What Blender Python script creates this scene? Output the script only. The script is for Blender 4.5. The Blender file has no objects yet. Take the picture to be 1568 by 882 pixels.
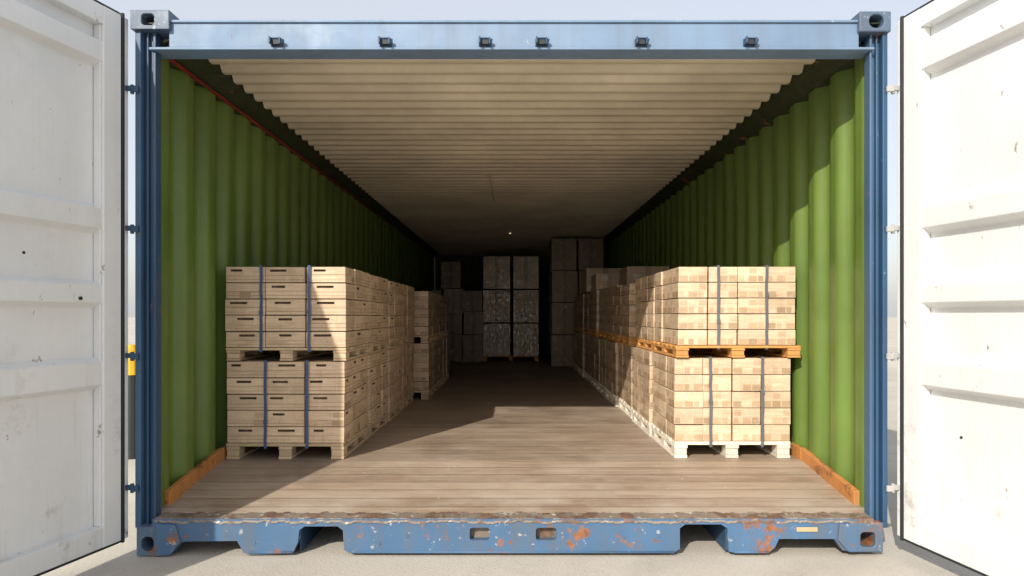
import bpy, bmesh, math, random
from mathutils import Vector, Matrix
random.seed(7)
scene = bpy.context.scene
R = random.uniform

# ------------------------------------------------------------ materials
class NT:
    def __init__(s, name):
        s.mat = bpy.data.materials.new(name); s.mat.use_nodes = True
        s.t = s.mat.node_tree; s.b = s.t.nodes['Principled BSDF']
        s.tc = s.t.nodes.new('ShaderNodeTexCoord')
    def n(s, typ, **k):
        nd = s.t.nodes.new(typ)
        for a, v in k.items(): setattr(nd, a, v)
        return nd
    def l(s, a, b): s.t.links.new(a, b)
    def noise(s, scale, detail=6, rough=.6, stretch=None, loc=(0,0,0)):
        mp = s.n('ShaderNodeMapping'); s.l(s.tc.outputs['Object'], mp.inputs[0])
        mp.inputs['Location'].default_value = loc
        if stretch: mp.inputs['Scale'].default_value = stretch
        nz = s.n('ShaderNodeTexNoise'); nz.inputs['Scale'].default_value = scale
        nz.inputs['Detail'].default_value = min(detail,5); nz.inputs['Roughness'].default_value = rough
        s.l(mp.outputs[0], nz.inputs['Vector']); return nz.outputs['Fac']
    def ramp(s, fac, a, b, va=0, vb=1):
        m = s.n('ShaderNodeMapRange'); m.inputs[1].default_value = a; m.inputs[2].default_value = b
        m.inputs[3].default_value = va; m.inputs[4].default_value = vb; s.l(fac, m.inputs[0]); return m.outputs[0]
    def mix(s, fac, A, B, mode='MIX'):
        m = s.n('ShaderNodeMix', data_type='RGBA', blend_type=mode)
        for sock, v in ((m.inputs[0], fac), (m.inputs[6], A), (m.inputs[7], B)):
            if isinstance(v, (int, float)): sock.default_value = v
            elif isinstance(v, tuple): sock.default_value = v if len(v) == 4 else v + (1,)
            else: s.l(v, sock)
        return m.outputs[2]
    def math(s, op, a, b=0.0):
        m = s.n('ShaderNodeMath', operation=op)
        for sock, v in ((m.inputs[0], a), (m.inputs[1], b)):
            if isinstance(v, (int, float)): sock.default_value = v
            else: s.l(v, sock)
        return m.outputs[0]
    def bump(s, h, strength=.3, dist=.01, prev=None):
        b = s.n('ShaderNodeBump'); b.inputs['Strength'].default_value = strength
        b.inputs['Distance'].default_value = dist; s.l(h, b.inputs['Height'])
        if prev is not None: s.l(prev, b.inputs['Normal'])
        return b.outputs[0]
    def sep(s):
        x = s.n('ShaderNodeSeparateXYZ'); s.l(s.tc.outputs['Object'], x.inputs[0]); return x.outputs

def paint(name, base, rough=.45, rust=.66, chips=.70, chipcol=(.45,.44,.42), streak=.35, rustcol=(.16,.065,.025), dent=.4, dirt=(.12,.10,.08)):
    m = NT(name)
    big = m.noise(1.3, 6); c = m.mix(m.ramp(big, .3, .7), tuple(x*.78 for x in base), tuple(min(1, x*1.15) for x in base))
    st = m.noise(1, 8, .65, (14, 14, .8)); c = m.mix(m.ramp(st, .48, .78, 0, streak), c, dirt)
    ch = m.noise(22, 8, .7, loc=(3,1,2)); c = m.mix(m.ramp(ch, chips, chips+.03), c, chipcol)
    ru = m.noise(5, 12, .72, loc=(7,2,5)); rf = m.ramp(ru, rust, rust+.05)
    c = m.mix(rf, c, m.mix(m.ramp(ch,.35,.65), rustcol, tuple(x*2 for x in rustcol)))
    m.l(c, m.b.inputs['Base Color'])
    m.l(m.ramp(ru, .3, .7, rough-.1, rough+.15), m.b.inputs['Roughness'])
    n = m.bump(m.noise(3.2, 2, .4), dent, .012); n = m.bump(m.noise(60, 3), .12, .002, n)
    m.l(n, m.b.inputs['Normal'])
    return m.mat

M = {}
M['blue_light'] = paint('faded_blue_paint', (.155,.24,.365), .55, .69, .70, streak=.35, dent=.3)
M['blue_mid'] = paint('shaded_mid_blue_paint', (.048,.110,.20), .5, .64, .67, streak=.4)  # post blue lowered to paint in the missing door shadow
M['blue'] = paint('blue_paint', (.020,.066,.140), .5, .65, .69, streak=.4)
M['blue_sill'] = paint('scraped_blue_paint', (.056,.13,.245), .58, .575, .625, chipcol=(.34,.34,.34), streak=.7, dent=.9)
M['casting'] = paint('casting_paint', (.08,.13,.205), .5, .56, .61, chipcol=(.33,.33,.33), streak=.6, dent=.6)
M['green'] = paint('green_paint', (.115,.183,.034), .42, .74, .76, chipcol=(.35,.4,.25), streak=.45, dent=.35, dirt=(.045,.08,.018))
M['greendark'] = paint('dark_green_rail', (.025,.035,.013), .6, .62, .7)
M['cream'] = paint('cream_paint', (.62,.54,.41), .5, .76, .80, chipcol=(.3,.25,.18), streak=.15, dent=.2, dirt=(.35,.29,.2))
M['red'] = paint('red_primer', (.26,.018,.013), .5, .7, .7)
M['orange'] = paint('rust_orange_board', (.50,.21,.055), .7, .56, .62, chipcol=(.35,.22,.1), streak=.5)
M['steel'] = paint('galvanised_steel', (.38,.38,.38), .4, .68, .72)
M['yellow'] = paint('yellow_paint', (.75,.45,.03), .45, .72, .76)

def simple(name, col, rough=.6, metal=0):
    m = NT(name); m.l(m.mix(m.noise(12, 5), tuple(x*.7 for x in col), tuple(min(1,x*1.2) for x in col)), m.b.inputs['Base Color'])
    m.b.inputs['Roughness'].default_value = rough; m.b.inputs['Metallic'].default_value = metal; return m.mat
M['rubber'] = simple('black_rubber', (.018,.02,.025), .6)
M['dark'] = simple('dark_gap', (.02,.018,.015), .8)
M['strap_blue'] = simple('blue_strap', (.03,.075,.19), .35)
M['strap_grey'] = simple('grey_strap', (.12,.13,.15), .35)
M['placard'] = simple('brass_placard', (.45,.36,.22), .4)

# white door
m = NT('white_door_paint')
X, Y, Z = m.sep()[:3]
c = m.mix(m.ramp(m.noise(1.6, 6), .3, .7), (.67,.69,.70), (.78,.79,.79))
low = m.ramp(Z, .1, 1.2, 1, 0)
st = m.ramp(m.noise(1, 9, .7, (16,16,1.0)), .55, .8)
c = m.mix(m.math('MULTIPLY', st, m.math('ADD', m.math('MULTIPLY', low, .5), .12)), c, (.40,.36,.30))
gr = m.ramp(m.noise(3.5, 10, .75, loc=(2,9,4)), .57, .69)
c = m.mix(m.math('MULTIPLY', gr, m.math('ADD', m.math('MULTIPLY', low, .6), .08)), c, (.34,.28,.22))
sp = m.ramp(m.noise(14, 8, .72, (1,1,.55), loc=(5,3,1)), .665, .69)
c = m.mix(m.math('MULTIPLY', sp, .75), c, (.22,.13,.08))
m.l(c, m.b.inputs['Base Color']); m.b.inputs['Roughness'].default_value = .42
wv = m.noise(1, 2, .5, (55,55,.05)); n = m.bump(wv, .22, .005); n = m.bump(m.noise(4,2), .4, .010, n)
m.l(n, m.b.inputs['Normal']); M['white'] = m.mat

# plank floor
m = NT('weathered_plank_floor')
X, Y, Z = m.sep()[:3]
pw = .105
idx = m.math('FLOOR', m.math('DIVIDE', Y, pw))
fr = m.math('FRACT', m.math('DIVIDE', Y, pw))
wn = m.n('ShaderNodeTexWhiteNoise', noise_dimensions='1D'); m.l(idx, wn.inputs['W'])
c = m.mix(wn.outputs['Value'], (.27,.195,.14), (.38,.295,.22))
gn = m.noise(1, 10, .72, (3, 60, 3)); c = m.mix(m.ramp(gn, .38, .75, 0, .6), c, (.13,.088,.062))
g2 = m.noise(1, 10, .75, (1.4, 25, 3), loc=(4,1,0)); c = m.mix(m.ramp(g2, .52, .7, 0, .5), c, (.48,.41,.335))
dst = m.noise(2.2, 8, .7, (1,1.6,1)); c = m.mix(m.ramp(dst, .42, .72, 0, .65), c, (.42,.355,.29))
dk = m.noise(1.1, 6, .65, (1,1.3,1), loc=(9,2,0)); c = m.mix(m.ramp(dk, .52, .72, 0, .5), c, (.11,.085,.068))
sp = m.noise(26, 8, .7, loc=(8,8,8)); c = m.mix(m.ramp(sp, .67, .70, 0, .7), c, (.6,.57,.52))
sc = m.noise(1, 4, .7, (2.2, 130, 3), loc=(1,6,2)); c = m.mix(m.ramp(sc, .66, .70, 0, .5), c, (.58,.50,.42))
frontm = m.ramp(Y, .02, .34, 1, 0)
c = m.mix(m.math('MULTIPLY', m.math('MULTIPLY', frontm, m.ramp(dst,.42,.62)), .5), c, (.42,.37,.32))
e1 = m.math('LESS_THAN', fr, .045)
c = m.mix(m.math('MULTIPLY', e1, .75), c, (.04,.028,.02))
m.l(c, m.b.inputs['Base Color'])
m.l(m.ramp(dst, .3, .7, .38, .7), m.b.inputs['Roughness'])
n = m.bump(gn, .35, .004); n = m.bump(m.math('SUBTRACT', 1.0, e1), .6, .004, n); m.l(n, m.b.inputs['Normal'])
M['floor'] = m.mat

M['lip'] = paint('worn_threshold_steel', (.20,.165,.135), .6, .50, .60, chipcol=(.48,.46,.43), streak=.3, rustcol=(.09,.055,.038), dent=.8)

def wood(name, base):
    m = NT(name)
    at = m.n('ShaderNodeVertexColor', layer_name='Col')
    g = m.noise(1, 8, .7, (18, 18, 60)); c = m.mix(m.ramp(g, .3, .75, 0, .6), base, tuple(x*.5 for x in base))
    c = m.mix(m.ramp(m.noise(9, 6, .7), .55, .8, 0, .6), c, tuple(x*.35 for x in base))
    c = m.mix(1.0, c, at.outputs['Color'], 'MULTIPLY')
    m.l(c, m.b.inputs['Base Color']); m.b.inputs['Roughness'].default_value = .75
    m.l(m.bump(g, .4, .003), m.b.inputs['Normal']); return m.mat
M['wood'] = wood('pale_pallet_wood', (.64,.49,.32))
M['wood_orange'] = wood('orange_pallet_wood', (.66,.33,.10))
M['wood_white'] = wood('bleached_pallet_wood', (.80,.73,.62))

def card(name, coat, film=False):
    m = NT(name)
    at = m.n('ShaderNodeVertexColor', layer_name='Col')
    g = m.noise(1, 9, .7, (7, 7, 80)); g2 = m.noise(3.5, 8, .7)
    gv = m.noise(1, 5, .7, (60, 60, 6), loc=(5,5,5))
    c = m.mix(m.ramp(g, .38, .70, 0, .45), at.outputs['Color'], (.31,.19,.10))
    c = m.mix(m.ramp(gv, .52, .75, 0, .3), c, (.34,.22,.13))
    c = m.mix(m.ramp(g2, .5, .72, 0, .4), c, (.28,.175,.10))
    if not film: c = m.mix(m.ramp(m.noise(9, 6, .7, loc=(1,7,3)), .55, .7, 0, .35), c, (.80,.67,.50))
    c = m.mix(m.ramp(m.noise(35, 5, .7), .64, .70, 0, .5), c, (.11,.065,.035))
    m.l(c, m.b.inputs['Base Color']); m.b.inputs['Roughness'].default_value = .65
    n = m.bump(g, .3, .003)
    if coat:
        if film: w = m.noise(17, 3, .6, (1,1,.75)); st=1.0; dd=.022
        else: w = m.noise(1, 5, .6, (22, 22, 5)); st=.8; dd=.014
        w.node.inputs['Distortion'].default_value = 1.5
        m.b.inputs['Coat Weight'].default_value = coat; m.b.inputs['Coat Roughness'].default_value = .07 if film else .16
        m.l(m.bump(w, st, dd), m.b.inputs['Coat Normal'])
        if film: m.b.inputs['Coat IOR'].default_value = 2.5
    m.l(n, m.b.inputs['Normal']); return m.mat
M['card'] = card('cardboard', 0)
M['card_wrap'] = card('shrink_wrapped_cardboard', .6)
M['card_gloss'] = card('stretch_film_cardboard', 1.0, True)

# concrete ground
m = NT('concrete_ground')
c = m.mix(m.ramp(m.noise(.35, 10, .65), .3, .7), (.43,.395,.345), (.56,.525,.465))
c = m.mix(m.ramp(m.noise(2.2, 10, .7), .5, .75, 0, .45), c, (.32,.29,.25))
c = m.mix(m.ramp(m.noise(90, 4, .7), .56, .66, 0, .6), c, (.22,.20,.18))
c = m.mix(m.ramp(m.noise(40, 4, .7, loc=(3,3,3)), .64, .70, 0, .5), c, (.66,.63,.58))
m.l(c, m.b.inputs['Base Color']); m.b.inputs['Roughness'].default_value = .85
m.l(m.bump(m.noise(70, 6, .7), .6, .008), m.b.inputs['Normal']); M['ground'] = m.mat

em = NT('lamp_glow'); em.b.inputs['Emission Color'].default_value = (1,.8,.5,1); em.b.inputs['Emission Strength'].default_value = .8
M['glow'] = em.mat

# ------------------------------------------------------------ mesh builder
class MB:
    def __init__(s): s.v=[]; s.f=[]; s.m=[]; s.c=[]
    def poly(s, pts, mat=0, col=(1,1,1)):
        i=len(s.v); s.v += [tuple(p) for p in pts]; s.f.append(tuple(range(i,i+len(pts)))); s.m.append(mat); s.c.append(col)
    def box(s, x0,x1,y0,y1,z0,z1, mat=0, col=(1,1,1), xf=None):
        i=len(s.v)
        P=[Vector(p) for p in ((x0,y0,z0),(x1,y0,z0),(x1,y1,z0),(x0,y1,z0),(x0,y0,z1),(x1,y0,z1),(x1,y1,z1),(x0,y1,z1))]
        if xf: P=[xf(p) for p in P]
        s.v += [tuple(p) for p in P]
        for f in ((3,2,1,0),(4,5,6,7),(0,1,5,4),(1,2,6,5),(2,3,7,6),(3,0,4,7)):
            s.f.append(tuple(i+k for k in f)); s.m.append(mat); s.c.append(col)
    def cyl(s, p0, p1, r, n=16, mat=0, col=(1,1,1)):
        p0=Vector(p0); p1=Vector(p1); q=(p1-p0).to_track_quat('Z','Y')
        ring=[q@Vector((r*math.cos(2*math.pi*k/n), r*math.sin(2*math.pi*k/n),0)) for k in range(n)]
        i=len(s.v); s.v += [tuple(p0+a) for a in ring]+[tuple(p1+a) for a in ring]
        for k in range(n):
            s.f.append((i+k,i+(k+1)%n,i+n+(k+1)%n,i+n+k)); s.m.append(mat); s.c.append(col)
        s.f.append(tuple(i+k for k in reversed(range(n)))); s.m.append(mat); s.c.append(col)
        s.f.append(tuple(i+n+k for k in range(n))); s.m.append(mat); s.c.append(col)
    def slotface(s, a,b,c,d, rects, depth, nrm, col, scol, mat=0):
        a,b,c,d=map(Vector,(a,b,c,d)); u0,u1,v0,v1=rects
        P=lambda u,v: a+(b-a)*u+(d-a)*v
        i=[P(u0,v0),P(u1,v0),P(u1,v1),P(u0,v1)]; o=[a,b,c,d]; k=[p-Vector(nrm)*depth for p in i]
        for j in range(4):
            s.poly([o[j],o[(j+1)%4],i[(j+1)%4],i[j]],mat,col)
            s.poly([i[j],i[(j+1)%4],k[(j+1)%4],k[j]],mat,scol if depth>0 else col)
        s.poly(k,mat,scol)
    def patches(s, a,b,c,d, nrm, col, specs, mat=0):
        a,b,c,d=map(Vector,(a,b,c,d)); s.poly([a,b,c,d],mat,col); N=Vector(nrm)*.0012
        P=lambda u,v: a+(b-a)*u+(d-a)*v+N
        for (u0,u1,v0,v1,sc) in specs:
            s.poly([P(u0,v0),P(u1,v0),P(u1,v1),P(u0,v1)],mat,sc)
    def build(s, name, mats, parent=None, bevel=0, smooth=False, merge=False, seg=1):
        me=bpy.data.meshes.new(name); me.from_pydata(s.v,[],s.f)
        for mm in mats: me.materials.append(M[mm])
        me.polygons.foreach_set('material_index', s.m)
        ca=me.color_attributes.new('Col','FLOAT_COLOR','CORNER')
        k=0
        for p,c in zip(me.polygons,s.c):
            for _ in range(p.loop_total): ca.data[k].color=(c[0],c[1],c[2],1); k+=1
        if smooth: me.polygons.foreach_set('use_smooth',[True]*len(me.polygons))
        if merge:
            bm=bmesh.new(); bm.from_mesh(me); bmesh.ops.remove_doubles(bm, verts=bm.verts, dist=1e-5); bm.to_mesh(me); bm.free()
        me.update(); ob=bpy.data.objects.new(name,me); scene.collection.objects.link(ob)
        if parent: ob.parent=parent
        if bevel:
            b=ob.modifiers.new('bevel','BEVEL'); b.width=bevel; b.segments=seg; b.limit_method='ANGLE'; b.angle_limit=math.radians(40)
        return ob
def empty(name):
    e=bpy.data.objects.new(name,None); scene.collection.objects.link(e); return e

ZC=1.15; L=12.0; WX=1.74; CZ=2.51; FZ=.29
cont=empty('shipping_container')

# ------------------------------------------------------------ container walls
def trap(t, per, fl=.26, sl=.24, k=.35):
    t=(t/per)%1.0
    def ss(x): return x*x*(3-2*x)*k+x*(1-k)
    if t<fl: return 0
    if t<fl+sl: return ss((t-fl)/sl)
    if t<2*fl+sl: return 1
    return 1-ss((t-2*fl-sl)/sl)
for sgn,nm in ((-1,'left_wall'),(1,'right_wall')):
    b=MB(); y00=.045; ys=[y00+i*.27/18 for i in range(int((L-y00)/(.27/18))+1)]
    prev=None
    for y in ys:
        x=sgn*(WX+.056*trap(y-.10,.27,.31,.19))
        cur=(x,y)
        if prev: b.poly([(prev[0],prev[1],.12),(cur[0],cur[1],.12),(cur[0],cur[1],2.50),(prev[0],prev[1],2.50)])
        prev=cur
    b.build(nm,['green'],cont,smooth=True,merge=True)
b=MB(); ys=[.05+i*.16/16 for i in range(int((L-.05)/(.16/16))+1)]; prev=None
for y in ys:
    z=CZ-.022+.044*trap(y,.16,.25,.25,.1)
    if prev: b.poly([(-1.60,prev[0],prev[1]),(1.60,prev[0],prev[1]),(1.60,y,z),(-1.60,y,z)])
    prev=(y,z)
b.build('roof_sheet',['cream'],cont,smooth=True,merge=True)
b=MB(); b.box(-1.80,1.80,-.01,L+.05,2.548,2.553); b.build('sun_leak_blocker',['greendark'],cont)  # unseen slab added above the roof sheet to stop sun leaks
b=MB()
for s in (-1,1):
    b.poly([(s*1.58,.045,2.536),(s*WX,.045,2.455),(s*WX,L,2.455),(s*1.58,L,2.536)])
    b.box(min(s*WX,s*1.80),max(s*WX,s*1.80),.12,L,2.45,2.54)
b.build('top_side_rails',['greendark'],cont)
b=MB(); b.box(-1.737,-1.722,.1,L,2.436,2.448); b.build('red_rail_strip',['red'],cont)
b=MB(); b.box(-.215,-.209,3.2,4.8,2.480,2.486); b.build('ceiling_conduit',['steel'],cont)
b=MB(); b.box(-1.8,1.8,L,L+.05,.02,2.547); b.build('end_wall',['greendark'],cont)  # dark green chosen to paint in the unlit far end
# kick boards
b=MB()
for s in (-1,1):
    x0,x1=sorted((s*1.712,s*1.742)); y0=.13
    pts=[y0,.76,L]
    for a,c in zip(pts[:-1],pts[1:]):
        fz=lambda y:.18+(.11)*min(1,max(0,y/.75))
        i=len(b.v)
        za,zc2=fz(a)-.01,fz(c)-.01; ta,tc=fz(a)+.07,fz(c)+.07
        b.v += [(x0,a,za),(x1,a,za),(x1,c,zc2),(x0,c,zc2),(x0,a,ta),(x1,a,ta),(x1,c,tc),(x0,c,tc)]
        for f in ((3,2,1,0),(4,5,6,7),(0,1,5,4),(1,2,6,5),(2,3,7,6),(3,0,4,7)):
            b.f.append(tuple(i+k for k in f)); b.m.append(0); b.c.append((1,1,1))
b.build('kick_boards',['orange'],cont,bevel=.003)
# floor
b=MB()
b.poly([(-1.80,.035,.184),(1.80,.035,.184),(1.80,.75,FZ),(-1.80,.75,FZ)])
b.poly([(-1.80,.75,FZ),(1.80,.75,FZ),(1.80,L,FZ),(-1.80,L,FZ)])
b.build('plank_floor',['floor'],cont)
# threshold lip
b=MB(); n=300
def lp(k):
    x=-1.70+3.42*k/n; w=.004*math.sin(k*.31+math.sin(k*.07)*2)+.003*math.sin(k*.83+1)+random.Random(k).uniform(-.004,.004)
    return x,w
for i in range(n):
    (xa,wa),(xb,wb)=lp(i),lp(i+1)
    b.poly([(xa,-.045,.162+wa*.9),(xb,-.045,.162+wb*.9),(xb,-.035,.180+wb*.4),(xa,-.035,.180+wa*.4)])
    b.poly([(xa,-.035,.180+wa*.4),(xb,-.035,.180+wb*.4),(xb,.035+wb*3,.1875),(xa,.035+wa*3,.1875)])
    b.poly([(xa,.035+wa*3,.1875),(xb,.035+wb*3,.1875),(xb,.04+wb*3,.183),(xa,.04+wa*3,.183)])
b.build('threshold_plate',['lip'],cont)

# ------------------------------------------------------------ sill
px=lambda p:(p-784)*.0031447
pz=lambda p:ZC+(482-p)*.0031447
TOP=791
out=[(240,TOP),(240,816),(262,822),(272,826),(292,825),(368,824),(378,842),(386,845),(452,843),(460,826),(462,808),(470,802),(520,802),(528,808),(530,838),(540,842),
     (780,843),(1030,841),(1038,836),(1038,805),(1046,799),(1100,799),(1110,805),(1112,840),(1120,842),(1172,842),(1182,834),(1188,821),(1272,821),(1284,838),(1306,840),(1306,TOP)]
def prism(outline, y0, y1, holes=()):
    from mathutils.geometry import tessellate_polygon
    loops=[[Vector((px(a),pz(c),0)) for a,c in outline]]+[[Vector((px(a),pz(c),0)) for a,c in h] for h in holes]
    tris=tessellate_polygon(loops); flat=[p for l in loops for p in l]
    bm=bmesh.new(); fr=[bm.verts.new((p.x,y0,p.y)) for p in flat]; bk=[bm.verts.new((p.x,y1,p.y)) for p in flat]
    for t in tris:
        try: bm.faces.new([fr[i] for i in t]); bm.faces.new([bk[i] for i in reversed(t)])
        except Exception: pass
    o=0
    for l in loops:
        n=len(l)
        for i in range(n):
            j=(i+1)%n; bm.faces.new((fr[o+i],bk[o+i],bk[o+j],fr[o+j]))
        o+=n
    bmesh.ops.recalc_face_normals(bm, faces=bm.faces)
    bmesh.ops.dissolve_limit(bm, angle_limit=.01, verts=bm.verts, edges=bm.edges)
    return bm
def from_bm(bm,name,mats,parent=None):
    me=bpy.data.meshes.new(name); bm.to_mesh(me); bm.free()
    for mm in mats: me.materials.append(M[mm])
    ob=bpy.data.objects.new(name,me); scene.collection.objects.link(ob); ob.parent=parent; return ob
def rr(x0,x1,y0,y1,r=4):
    P=[]
    for cx,cy,a0 in ((x1-r,y0+r,-90),(x1-r,y1-r,0),(x0+r,y1-r,90),(x0+r,y0+r,180)):
        for k in range(4):
            a=math.radians(a0+k*30); P.append((cx+r*math.cos(a),cy+r*math.sin(a)))
    return P
sill=from_bm(prism(out,-.04,.0,[rr(720,750,804,823),rr(820,851,804,823)]),'door_sill',['blue_sill'],cont)
b=MB()
b.box(px(705),px(765),.004,.012,pz(832),pz(797)); b.box(px(805),px(866),.004,.012,pz(832),pz(797))
b.build('keeper_pockets',['lip'],cont)
b=MB()
for a,c in ((386,452),(540,1030),(1120,1172)):
    b.cyl((px(a),-.040,pz(841)),(px(c),-.040,pz(841)),.006,8)
b.build('sill_flange',['blue_sill'],cont,smooth=True)
b=MB()
for a,c in ((461,529),(1037,1111)):
    x0,x1=px(a),px(c)
    b.box(x0-.006,x0+.0,.002,1.2,.01,.138); b.box(x1,x1+.006,.002,1.2,.01,.138); b.box(x0,x1,.002,1.2,.140,.146)
b.box(px(272),px(1300),1.25,1.30,.012,.138)
b.box(-1.79,-1.74,.14,L,.02,.16); b.box(1.74,1.79,.14,L,.02,.16)
b.build('underframe',['blue'],cont)
b=MB()
for (x,z) in ((395,826),(625,816),(583,828),(953,818),(1005,816),(1145,811)):
    b.cyl((px(x),-.045,pz(z)),(px(x),-.038,pz(z)),R(.005,.009),14)
b.build('sill_studs',['casting'],cont)
b=MB(); b.box(px(1214),px(1246),-.045,-.041,pz(810),pz(803)); b.build('id_placard',['placard'],cont,bevel=.002)

def casting(name,x0,x1,z0,z1,hole,mat,y0=-.045,y1=.13):
    bm=prism([(x0,z1),(x1,z1),(x1,z0),(x0,z0)],y0,y1,[rr(*hole)])
    ob=from_bm(bm,name,[mat],cont); q=ob.modifiers.new('b','BEVEL'); q.width=.006; q.segments=3; q.limit_method='ANGLE'; q.angle_limit=math.radians(50)
    b=MB(); b.box(px(x0)+.01,px(x1)-.01,y0+.09,y0+.095,pz(z0)+.01,pz(z1)-.01); b.build(name+'_hole_shade',['dark'],cont)  # near-black plate paints in the shade inside the casting hole
casting('corner_casting_top_left',207,266,50,21,(224,243,27,44,5),'casting')
casting('corner_casting_top_right',1309,1357,54,23,(1324,1346,28,48,9),'casting')
casting('corner_casting_bottom_left',217,250,846,802,(224,243,817,839,8),'casting')
casting('corner_casting_bottom_right',1303,1345,841,796,(1311,1333,811,833,5),'casting')
for nm,o in (('sill_foot_left',[(246,797),(276,799),(284,826),(268,845),(246,846)]),('sill_foot_right',[(1278,797),(1306,797),(1306,840),(1292,840),(1276,823)])):
    ob=from_bm(prism(o,-.052,.02),nm,['blue_sill'],cont); q=ob.modifiers.new('b','BEVEL'); q.width=.004; q.segments=2

# posts
b=MB(); zt=pz(50); zb=pz(806)
b.box(-1.802,-1.774,-.025,.04,zb,zt,0)
b.build('left_post_outer',['blue_mid'],cont,bevel=.004,seg=2)
b=MB(); b.box(-1.774,-1.722,.012,.042,zb,zt); b.box(-1.724,-1.710,-.01,.043,zb,zt); b.box(-1.756,-1.747,-.006,.013,zb,zt)
b.build('left_post_inner',['blue'],cont,bevel=.003,seg=2)
b=MB(); b.box(1.772,1.796,-.025,.04,zb,zt); b.box(1.748,1.756,-.01,.013,zb,zt)
b.build('right_post_outer',['blue'],cont,bevel=.004,seg=2)
b=MB(); b.box(1.728,1.773,.012,.042,zb,zt); b.box(1.718,1.730,-.01,.043,zb,zt)
b.build('right_post_inner',['blue_mid'],cont,bevel=.003,seg=2)
# header
b=MB()
b.box(px(262),px(1312),-.02,.08,pz(75),pz(38)); b.box(px(262),px(1312),-.030,.08,pz(38),pz(34)); b.box(px(232),px(1335),-.027,.10,pz(79),pz(75))
b.build('door_header',['blue_light'],cont,bevel=.003,seg=2)
b=MB(); b.box(-1.72,1.72,.081,.12,2.44,2.54); b.build('header_back',['cream'],cont)
k=MB(); kd=MB()
for p in (427,592,743,829,980,1145):
    x=px(p); z=pz(67)
    k.box(x-.028,x-.020,-.065,-.02,z-.020,z+.012); k.box(x+.018,x+.026,-.06,-.02,z-.022,z+.010)
    k.box(x-.030,x+.030,-.026,-.0201,z-.024,z+.014); k.box(x-.020,x+.018,-.05,-.02,z+.006,z+.012)
    kd.box(x-.018,x+.016,-.045,-.027,z-.018,z+.004)  # black block painted in for the shaded gap between the prongs
    k.cyl((x+.022,-.045,z-.02),(x+.032,-.045,z+.006),.007,10)
k.build('lock_rod_keepers',['blue'],cont,bevel=.002); kd.build('keeper_gap_shade',['rubber'],cont)

# ------------------------------------------------------------ doors
def door(side, hx, ang, z0, z1, name, bands):
    e=empty(name); e.parent=cont
    a=math.radians(ang); u=Vector((side*math.sin(a),-math.cos(a),0))
    nrm=Vector((-side*math.cos(a), -math.sin(a),0))
    O=Vector((hx,-.02,0)); xf=lambda p: O+u*p.x+nrm*p.y+Vector((0,0,p.z))
    W=1.74; RC=-.052
    b=MB()
    b.box(0,.032,-.065,-.004,z0,z1,0,xf=xf)
    b.box(.048,.15,-.065,0,z0,z1,0,xf=xf); b.box(W-.13,W,-.065,0,z0,z1,0,xf=xf)
    b.box(.15,W-.13,-.065,-.002,z1-.085,z1,0,xf=xf); b.box(.15,W-.13,-.065,-.002,z0,z0+.095,0,xf=xf)
    b.box(.150,.158,-.05,-.012,z0+.095,z1-.085,0,xf=xf)
    b.build('frame',['white'],e,bevel=.004,seg=2)
    g=MB(); g.box(.032,.046,-.06,.006,z0-.012,z1+.012,0,xf=xf); g.box(.05,W,-.06,-.006,z1,z1+.012,0,xf=xf); g.box(.05,W,-.06,-.006,z0-.012,z0,0,xf=xf)
    g.build('rubber_gasket',['rubber'],e,bevel=.002)
    prof=[(z0+.09,RC)]
    for (lo,hi) in bands:
        prof += [(lo-.022,RC),(lo,-.006),(hi,-.006),(hi+.022,RC)]
    prof.append((z1-.08,RC))
    p=MB()
    for (za,na),(zb2,nb) in zip(prof[:-1],prof[1:]):
        p.poly([xf(Vector((.149,na,za))),xf(Vector((W-.12,na,za))),xf(Vector((W-.12,nb,zb2))),xf(Vector((.149,nb,zb2)))])
    p.poly([xf(Vector((.149,-.064,z0))),xf(Vector((W-.12,-.064,z0))),xf(Vector((W-.12,-.064,z1))),xf(Vector((.149,-.064,z1)))])
    p.build('corrugated_panel',['white'],e,bevel=.004,seg=2,merge=True)
    h=MB()
    for hz in (pz(745),pz(545),pz(352),pz(140)):
        hxp=hx-side*.020
        h.cyl((hxp,-.03,hz-.022),(hxp,-.03,hz+.022),.009,12)
        h.box(min(hx-side*.055,hxp),max(hx-side*.055,hxp),-.045,-.031,hz-.014,hz+.014)
        h.box(min(hx+side*.02,hxp),max(hx+side*.02,hxp),-.040,-.026,hz-.008,hz+.016)
    h.build('hinges',['steel' if side>0 else 'blue'],e,bevel=.002)
    q=MB()
    if side<0:
        q.cyl(xf(Vector((.272,-.006,1.223))),xf(Vector((.272,.001,1.223))),.008,14)
        q.cyl(xf(Vector((.50,RC,1.405))),xf(Vector((.50,RC+.004,1.405))),.006,12)
    else:
        q.cyl(xf(Vector((.33,RC,.62))),xf(Vector((.33,RC+.004,.62))),.006,12)
    q.build('rivet_hole',['rubber'],e)
    return e
door(-1,-1.832,13.5,.085,2.565,'left_door',[(.83,.935),(1.205,1.285),(1.545,1.635),(2.31,2.40)])
door(1,1.838,9.5,.095,2.55,'right_door',[(.83,.935),(1.205,1.285),(1.545,1.635),(2.27,2.40)])

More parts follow.
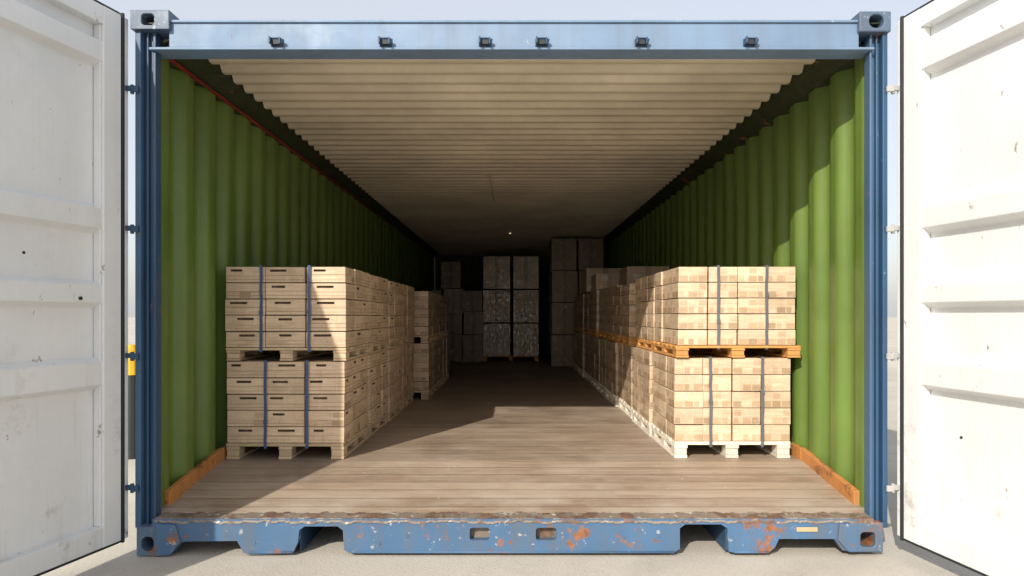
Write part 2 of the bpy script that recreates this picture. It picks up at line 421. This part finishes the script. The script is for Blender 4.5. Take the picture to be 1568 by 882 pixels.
# ------------------------------------------------------------ pallets and loads
def pallet(b, x0,x1,y0,y1,z0,h,mat):
    t=h*.2; bw=.10
    n=6; gap=(y1-y0-n*.085)/(n-1)
    for i in range(n):
        y=y0+i*(.085+gap); c=R(.8,1.1); b.box(x0+R(-.004,.004),x1+R(-.004,.004),y,y+.085,z0+h-t,z0+h,mat,(c,c,c*.97))
    xs=[x0,(x0+x1)/2-bw*.4,x1-bw*.8]; ys=[y0,(y0+y1)/2-.05,y1-.1]
    for x in xs:
        c=R(.8,1.1)
        b.box(x+.001,x+bw*.8,y0+.001,y1-.001,z0+h-2*t,z0+h-t-.001,mat,(c,c,c))
        b.box(x+.001,x+bw*.8-.001,y0+R(0,.006),y1,z0,z0+t*.9,mat,(c,c,c))
        for y in ys:
            c=R(.75,1.1); b.box(x+.003,x+bw*.8-.004,y+.004+R(0,.004),y+.097,z0+t*.9+.001,z0+h-2*t-.001,mat,(c,c,c))
def load(x0,x1,y0,y1,z0,ph,z1,cols,rows,deep,style,inner,cmat,wmat,straps=None,strapmat='strap_blue',name='palletized_cartons',ov=.0,tint=1.0,front=False):
    e=empty(name)
    b=MB(); pallet(b,x0-ov,x1+ov,y0-ov,y1+ov,z0,ph,0); b.build('pallet',[wmat],e,bevel=.002)
    b=MB(); zb=z0+ph+.002; hh=(z1-zb)/rows; cw=(x1-x0)/cols; cd=(y1-y0)/deep
    for c in range(cols):
      for d in range(deep):
        sx=R(-.005,.005); sy=R(-.004,.004)
        for r in range(rows):
                if 0<c<cols-1 and 0<d and r<rows-1: continue
                j=.005; g=.003
                a0=x0+c*cw+g+sx+R(-j,j)*.5; a1=x0+(c+1)*cw-g+sx+R(-j,j)*.5
                b0=y0+d*cd+g+sy+R(-j,j); b1=y0+(d+1)*cd-g+sy+R(-j,j)*.5
                c0=zb+r*hh+.0014; c1=zb+(r+1)*hh-.0018-R(0,.003)
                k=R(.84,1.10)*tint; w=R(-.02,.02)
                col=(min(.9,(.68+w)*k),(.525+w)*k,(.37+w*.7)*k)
                def specs(prob=.8):
                    out=[]; n=3
                    for q in range(n):
                        if random.random()<prob:
                            s=R(.52,.88)
                            out.append((q/n+.02,(q+1)/n-.02 if random.random()<.6 else (q+.6)/n,.06,.42,(col[0]*s,col[1]*s*.92,col[2]*s*.82)))
                        if random.random()<.25:
                            s=R(.72,.93); out.append((q/n+.05,(q+1)/n-.03,.56,.9,(col[0]*s,col[1]*s*.96,col[2]*s*.9)))
                    return out
                V=lambda x,y,z:(x,y,z)
                fr=[V(a0,b0,c0),V(a1,b0,c0),V(a1,b0,c1),V(a0,b0,c1)]
                rt=[V(a1,b0,c0),V(a1,b1,c0),V(a1,b1,c1),V(a1,b0,c1)]
                lt=[V(a0,b1,c0),V(a0,b0,c0),V(a0,b0,c1),V(a0,b1,c1)]
                faces=[(fr,(0,-1,0),d==0)]
                faces.append((rt,(1,0,0),inner>0 and c==cols-1)); faces.append((lt,(-1,0,0),inner<0 and c==0))
                for F,nn,vis in faces:
                    if not vis: b.poly(F,0,col); continue
                    if style=='slot':
                        isf=nn[1]!=0
                        if random.random()<(.85 if isf else .3):
                            u=R(.10,.35) ; b.slotface(*F,(u,u+R(.25,.45),.70,.84),.02,nn,col,(.05,.03,.02))
                        else: b.patches(*F,nn,col,specs(.35))
                        a_,b_,c_,d_=map(Vector,F); N=Vector(nn)*.001
                        P=lambda u,v: a_+(b_-a_)*u+(d_-a_)*v+N
                        for v in (R(.14,.2),R(.36,.48)):
                            s=R(.5,.85); t=R(.03,.07)
                            b.poly([P(.0,v),P(1,v),P(1,v+t),P(.0,v+t)],0,(col[0]*s,col[1]*s*.92,col[2]*s*.84))
                    else: b.patches(*F,nn,col,specs())
                b.poly([V(a1,b1,c0),V(a0,b1,c0),V(a0,b1,c1),V(a1,b1,c1)],0,col)
                b.poly([V(a0,b0,c1),V(a1,b0,c1),V(a1,b1,c1),V(a0,b1,c1)],0,col)
                b.poly([V(a0,b1,c0),V(a1,b1,c0),V(a1,b0,c0),V(a0,b0,c0)],0,col)
    b.build('cartons',[cmat],e,merge=front,bevel=.0022 if front else 0)
    if straps:
        s=MB()
        for sx in straps:
            w=.0085
            n=10; zz=[z0+ph*.7+(z1+.006-z0-ph*.7)*i/n for i in range(n+1)]; off=[R(-.002,.002) for _ in zz]
            for i in range(n):
                s.poly([(sx-w+off[i],y0-.013,zz[i]),(sx+w+off[i],y0-.013,zz[i]),(sx+w+off[i+1],y0-.013,zz[i+1]),(sx-w+off[i+1],y0-.013,zz[i+1])])
            s.poly([(sx-w+off[-1],y0-.013,zz[-1]),(sx+w+off[-1],y0-.013,zz[-1]),(sx+w,y1+.005,zz[-1]),(sx-w,y1+.005,zz[-1])])
            zc=(z0+z1)/2+R(-.1,.1); s.box(sx-.011,sx+.011,y0-.017,y0-.0132,zc,zc+.022)
        s.build('straps',[strapmat],e)
    return e

seg=[(.77,1.46),(1.49,2.18),(2.21,2.88),(2.91,3.57)]
for i,(a,c) in enumerate(seg):
    jx=0 if i==0 else R(-.015,.015)
    load(-1.70+max(jx,0),-.998+jx,a,c,FZ+.001,.095,.873,3,5,3,'slot',1,'card','wood',
         straps=[-1.462,-1.215] if i==0 else None,front=i==0)
    jx=0 if i==0 else R(-.015,.015)
    load(-1.70+max(jx,0),-.985+jx,a,c,.876,.078,1.438+(0,-.004,-.012,-.01)[i],3,5,3,'slot',1,'card','wood',
         straps=[-1.487,-1.203] if i==0 else None,front=i==0)
for a in (3.63,4.4,5.17):  # carton colour darkened here to paint in the shade of the interior
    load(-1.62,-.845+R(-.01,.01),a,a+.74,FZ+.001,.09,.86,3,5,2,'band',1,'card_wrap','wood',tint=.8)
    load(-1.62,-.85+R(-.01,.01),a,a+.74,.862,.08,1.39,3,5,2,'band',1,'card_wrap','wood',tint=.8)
segr=[(.80,1.48),(1.52,2.22),(2.34,3.04),(3.08,3.78),(3.82,4.52),(4.56,5.26),(5.3,6.0),(6.04,6.74),(6.78,7.5)]
for i,(a,c) in enumerate(segr):
    near=i<2  # loads past the near ones get darker cartons, painting in depth shade
    load(.972+(0 if i==0 else R(-.012,.012)),1.668 if i==0 else 1.69,a,c,FZ+.001,.10,.892,4,5,3,'band',-1,'card_wrap','wood_white',
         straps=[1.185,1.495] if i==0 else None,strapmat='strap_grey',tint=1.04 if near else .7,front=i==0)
    x0=(.995,1.0,.965,.98,.99,.97,.98,.97,.98)[i]
    if i==1: a+=.02
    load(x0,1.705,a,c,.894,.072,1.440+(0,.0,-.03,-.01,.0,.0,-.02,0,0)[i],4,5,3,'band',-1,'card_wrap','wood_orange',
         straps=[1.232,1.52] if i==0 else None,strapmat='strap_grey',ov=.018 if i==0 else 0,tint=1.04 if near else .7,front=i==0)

def bigbox(b,x0,x1,y0,y1,z0,z1,rot=0,k=1.0,tilt=0):
    cx,cy,cz=(x0+x1)/2,(y0+y1)/2,z0
    Mx=Matrix.Translation((cx,cy,cz))@Matrix.Rotation(rot,4,'Z')@Matrix.Rotation(tilt,4,'Y')@Matrix.Translation((-cx,-cy,-cz))
    xf=lambda p: Mx@p
    c=(.46*k,.33*k,.22*k)
    b.box(x0,x1,y0,y1,z0,z1,0,c,xf)
    zc=(x0+x1)/2; b.box(zc-.03,zc+.03,y0-.0015,y1+.0015,z0+.002,z1+.0015,0,tuple(q*.6 for q in c),xf)
    b.box(x0+.06,x0+.14,y0-.002,y0,z0+.10,z0+.15,0,(.5*k,.48*k,.45*k),xf)
e=empty('palletized_boxes'); b=MB(); pallet(b,-.54,.50,9.4,10.3,FZ+.001,.09,0); b.build('pallet',['wood_orange'],e)
b=MB()
for c in range(2):
    z=FZ+.095
    for r in range(3):
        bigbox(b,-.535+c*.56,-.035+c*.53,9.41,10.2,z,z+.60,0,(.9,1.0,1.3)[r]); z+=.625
b.build('boxes',['card_gloss'],e,bevel=.008)
e=empty('stacked_boxes'); b=MB()
for c in range(2):
    z=FZ+.003
    for r in range(4):
        w=.43; bigbox(b,.66+c*.45,.66+c*.45+w+R(-.02,0),8.1+R(-.03,.03),8.75,z,z+.52,R(-.03,.03),R(.3,.6)); z+=.535  # low colour factor paints the far end's shade into the boxes
b.build('boxes',['card_wrap'],e,bevel=.006)
e=empty('stacked_boxes'); b=MB()
for c in range(3):
    z=FZ+.003
    for r in range((3,4,3)[c]):
        h=R(.36,.5); bigbox(b,-1.66+c*.38,-1.66+c*.38+.36,9.2+R(-.1,.1),9.8,z,z+h,R(-.12,.12),R(.3,.6),R(-.02,.02)); z+=h+.01  # box colours cut down to paint in the dim far end
b.build('boxes',['card_wrap'],e,bevel=.006)
for q in ((.95,1.42,5.35,5.95,1.443,1.74),(1.22,1.66,3.9,4.5,1.433,1.66),(.98,1.30,4.62,5.2,1.445,1.63)):
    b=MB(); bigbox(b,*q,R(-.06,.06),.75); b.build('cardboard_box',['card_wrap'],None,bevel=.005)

e=empty('ceiling_lamp'); b=MB(); b.cyl((-.03,7.6,2.455),(-.03,7.6,2.50),.03,16); b.build('housing',['steel'],e)
b=MB(); b.cyl((-.03,7.6,2.442),(-.03,7.6,2.4545),.015,16); b.build('bulb',['glow'],e)
e=empty('bollard'); b=MB(); D=5.5; bx=-(784-203)/1046*D; b.cyl((bx,D-3.29,.0),(bx,D-3.29,.88),.07,20); b.cyl((bx,D-3.29,.88),(bx,D-3.29,.91),.05,20); b.build('post',['yellow'],e,smooth=False)
b=MB(); b.cyl((bx,D-3.29,.0),(bx,D-3.29,.67),.073,20); b.build('sleeve',['rubber'],e)

b=MB(); b.poly([(-300,-300,0),(300,-300,0),(300,300,0),(-300,300,0)]); b.build('ground',['ground'])

# ------------------------------------------------------------ light
w=bpy.data.worlds.new('World'); scene.world=w; w.use_nodes=True; t=w.node_tree
bg=t.nodes['Background']; sk=t.nodes.new('ShaderNodeTexSky'); sk.sky_type='NISHITA'; sk.sun_disc=False
d=Vector((1.55,3.13,-2.13)).normalized()
el=math.asin(-d.z); sk.sun_elevation=el; sk.sun_rotation=math.atan2(-d.x,-d.y)
sk.air_density=1.0; sk.dust_density=3.0; sk.ozone_density=1.0
mx=t.nodes.new('ShaderNodeMix'); mx.data_type='RGBA'; mx.inputs[0].default_value=.45
mx.inputs[7].default_value=(8.5,8.5,8.6,1)
t.links.new(sk.outputs[0],mx.inputs[6]); t.links.new(mx.outputs[2],bg.inputs[0]); bg.inputs[1].default_value=.148
sl=bpy.data.lights.new('sun','SUN'); sl.energy=5.0; sl.angle=math.radians(.5); sl.color=(1,.925,.81)
so=bpy.data.objects.new('sun',sl); scene.collection.objects.link(so); so.rotation_euler=d.to_track_quat('-Z','Y').to_euler()

# ------------------------------------------------------------ camera
cd=bpy.data.cameras.new('camera'); cd.lens=24.02; cd.sensor_width=36; cd.shift_y=.0262; cd.clip_end=1000; cd.clip_start=.05
co=bpy.data.objects.new('camera',cd); scene.collection.objects.link(co); co.location=(0,-3.29,ZC); co.rotation_euler=(math.radians(90),0,0)
scene.camera=co
scene.view_settings.view_transform='Standard'; scene.view_settings.look='None'; scene.view_settings.exposure=0
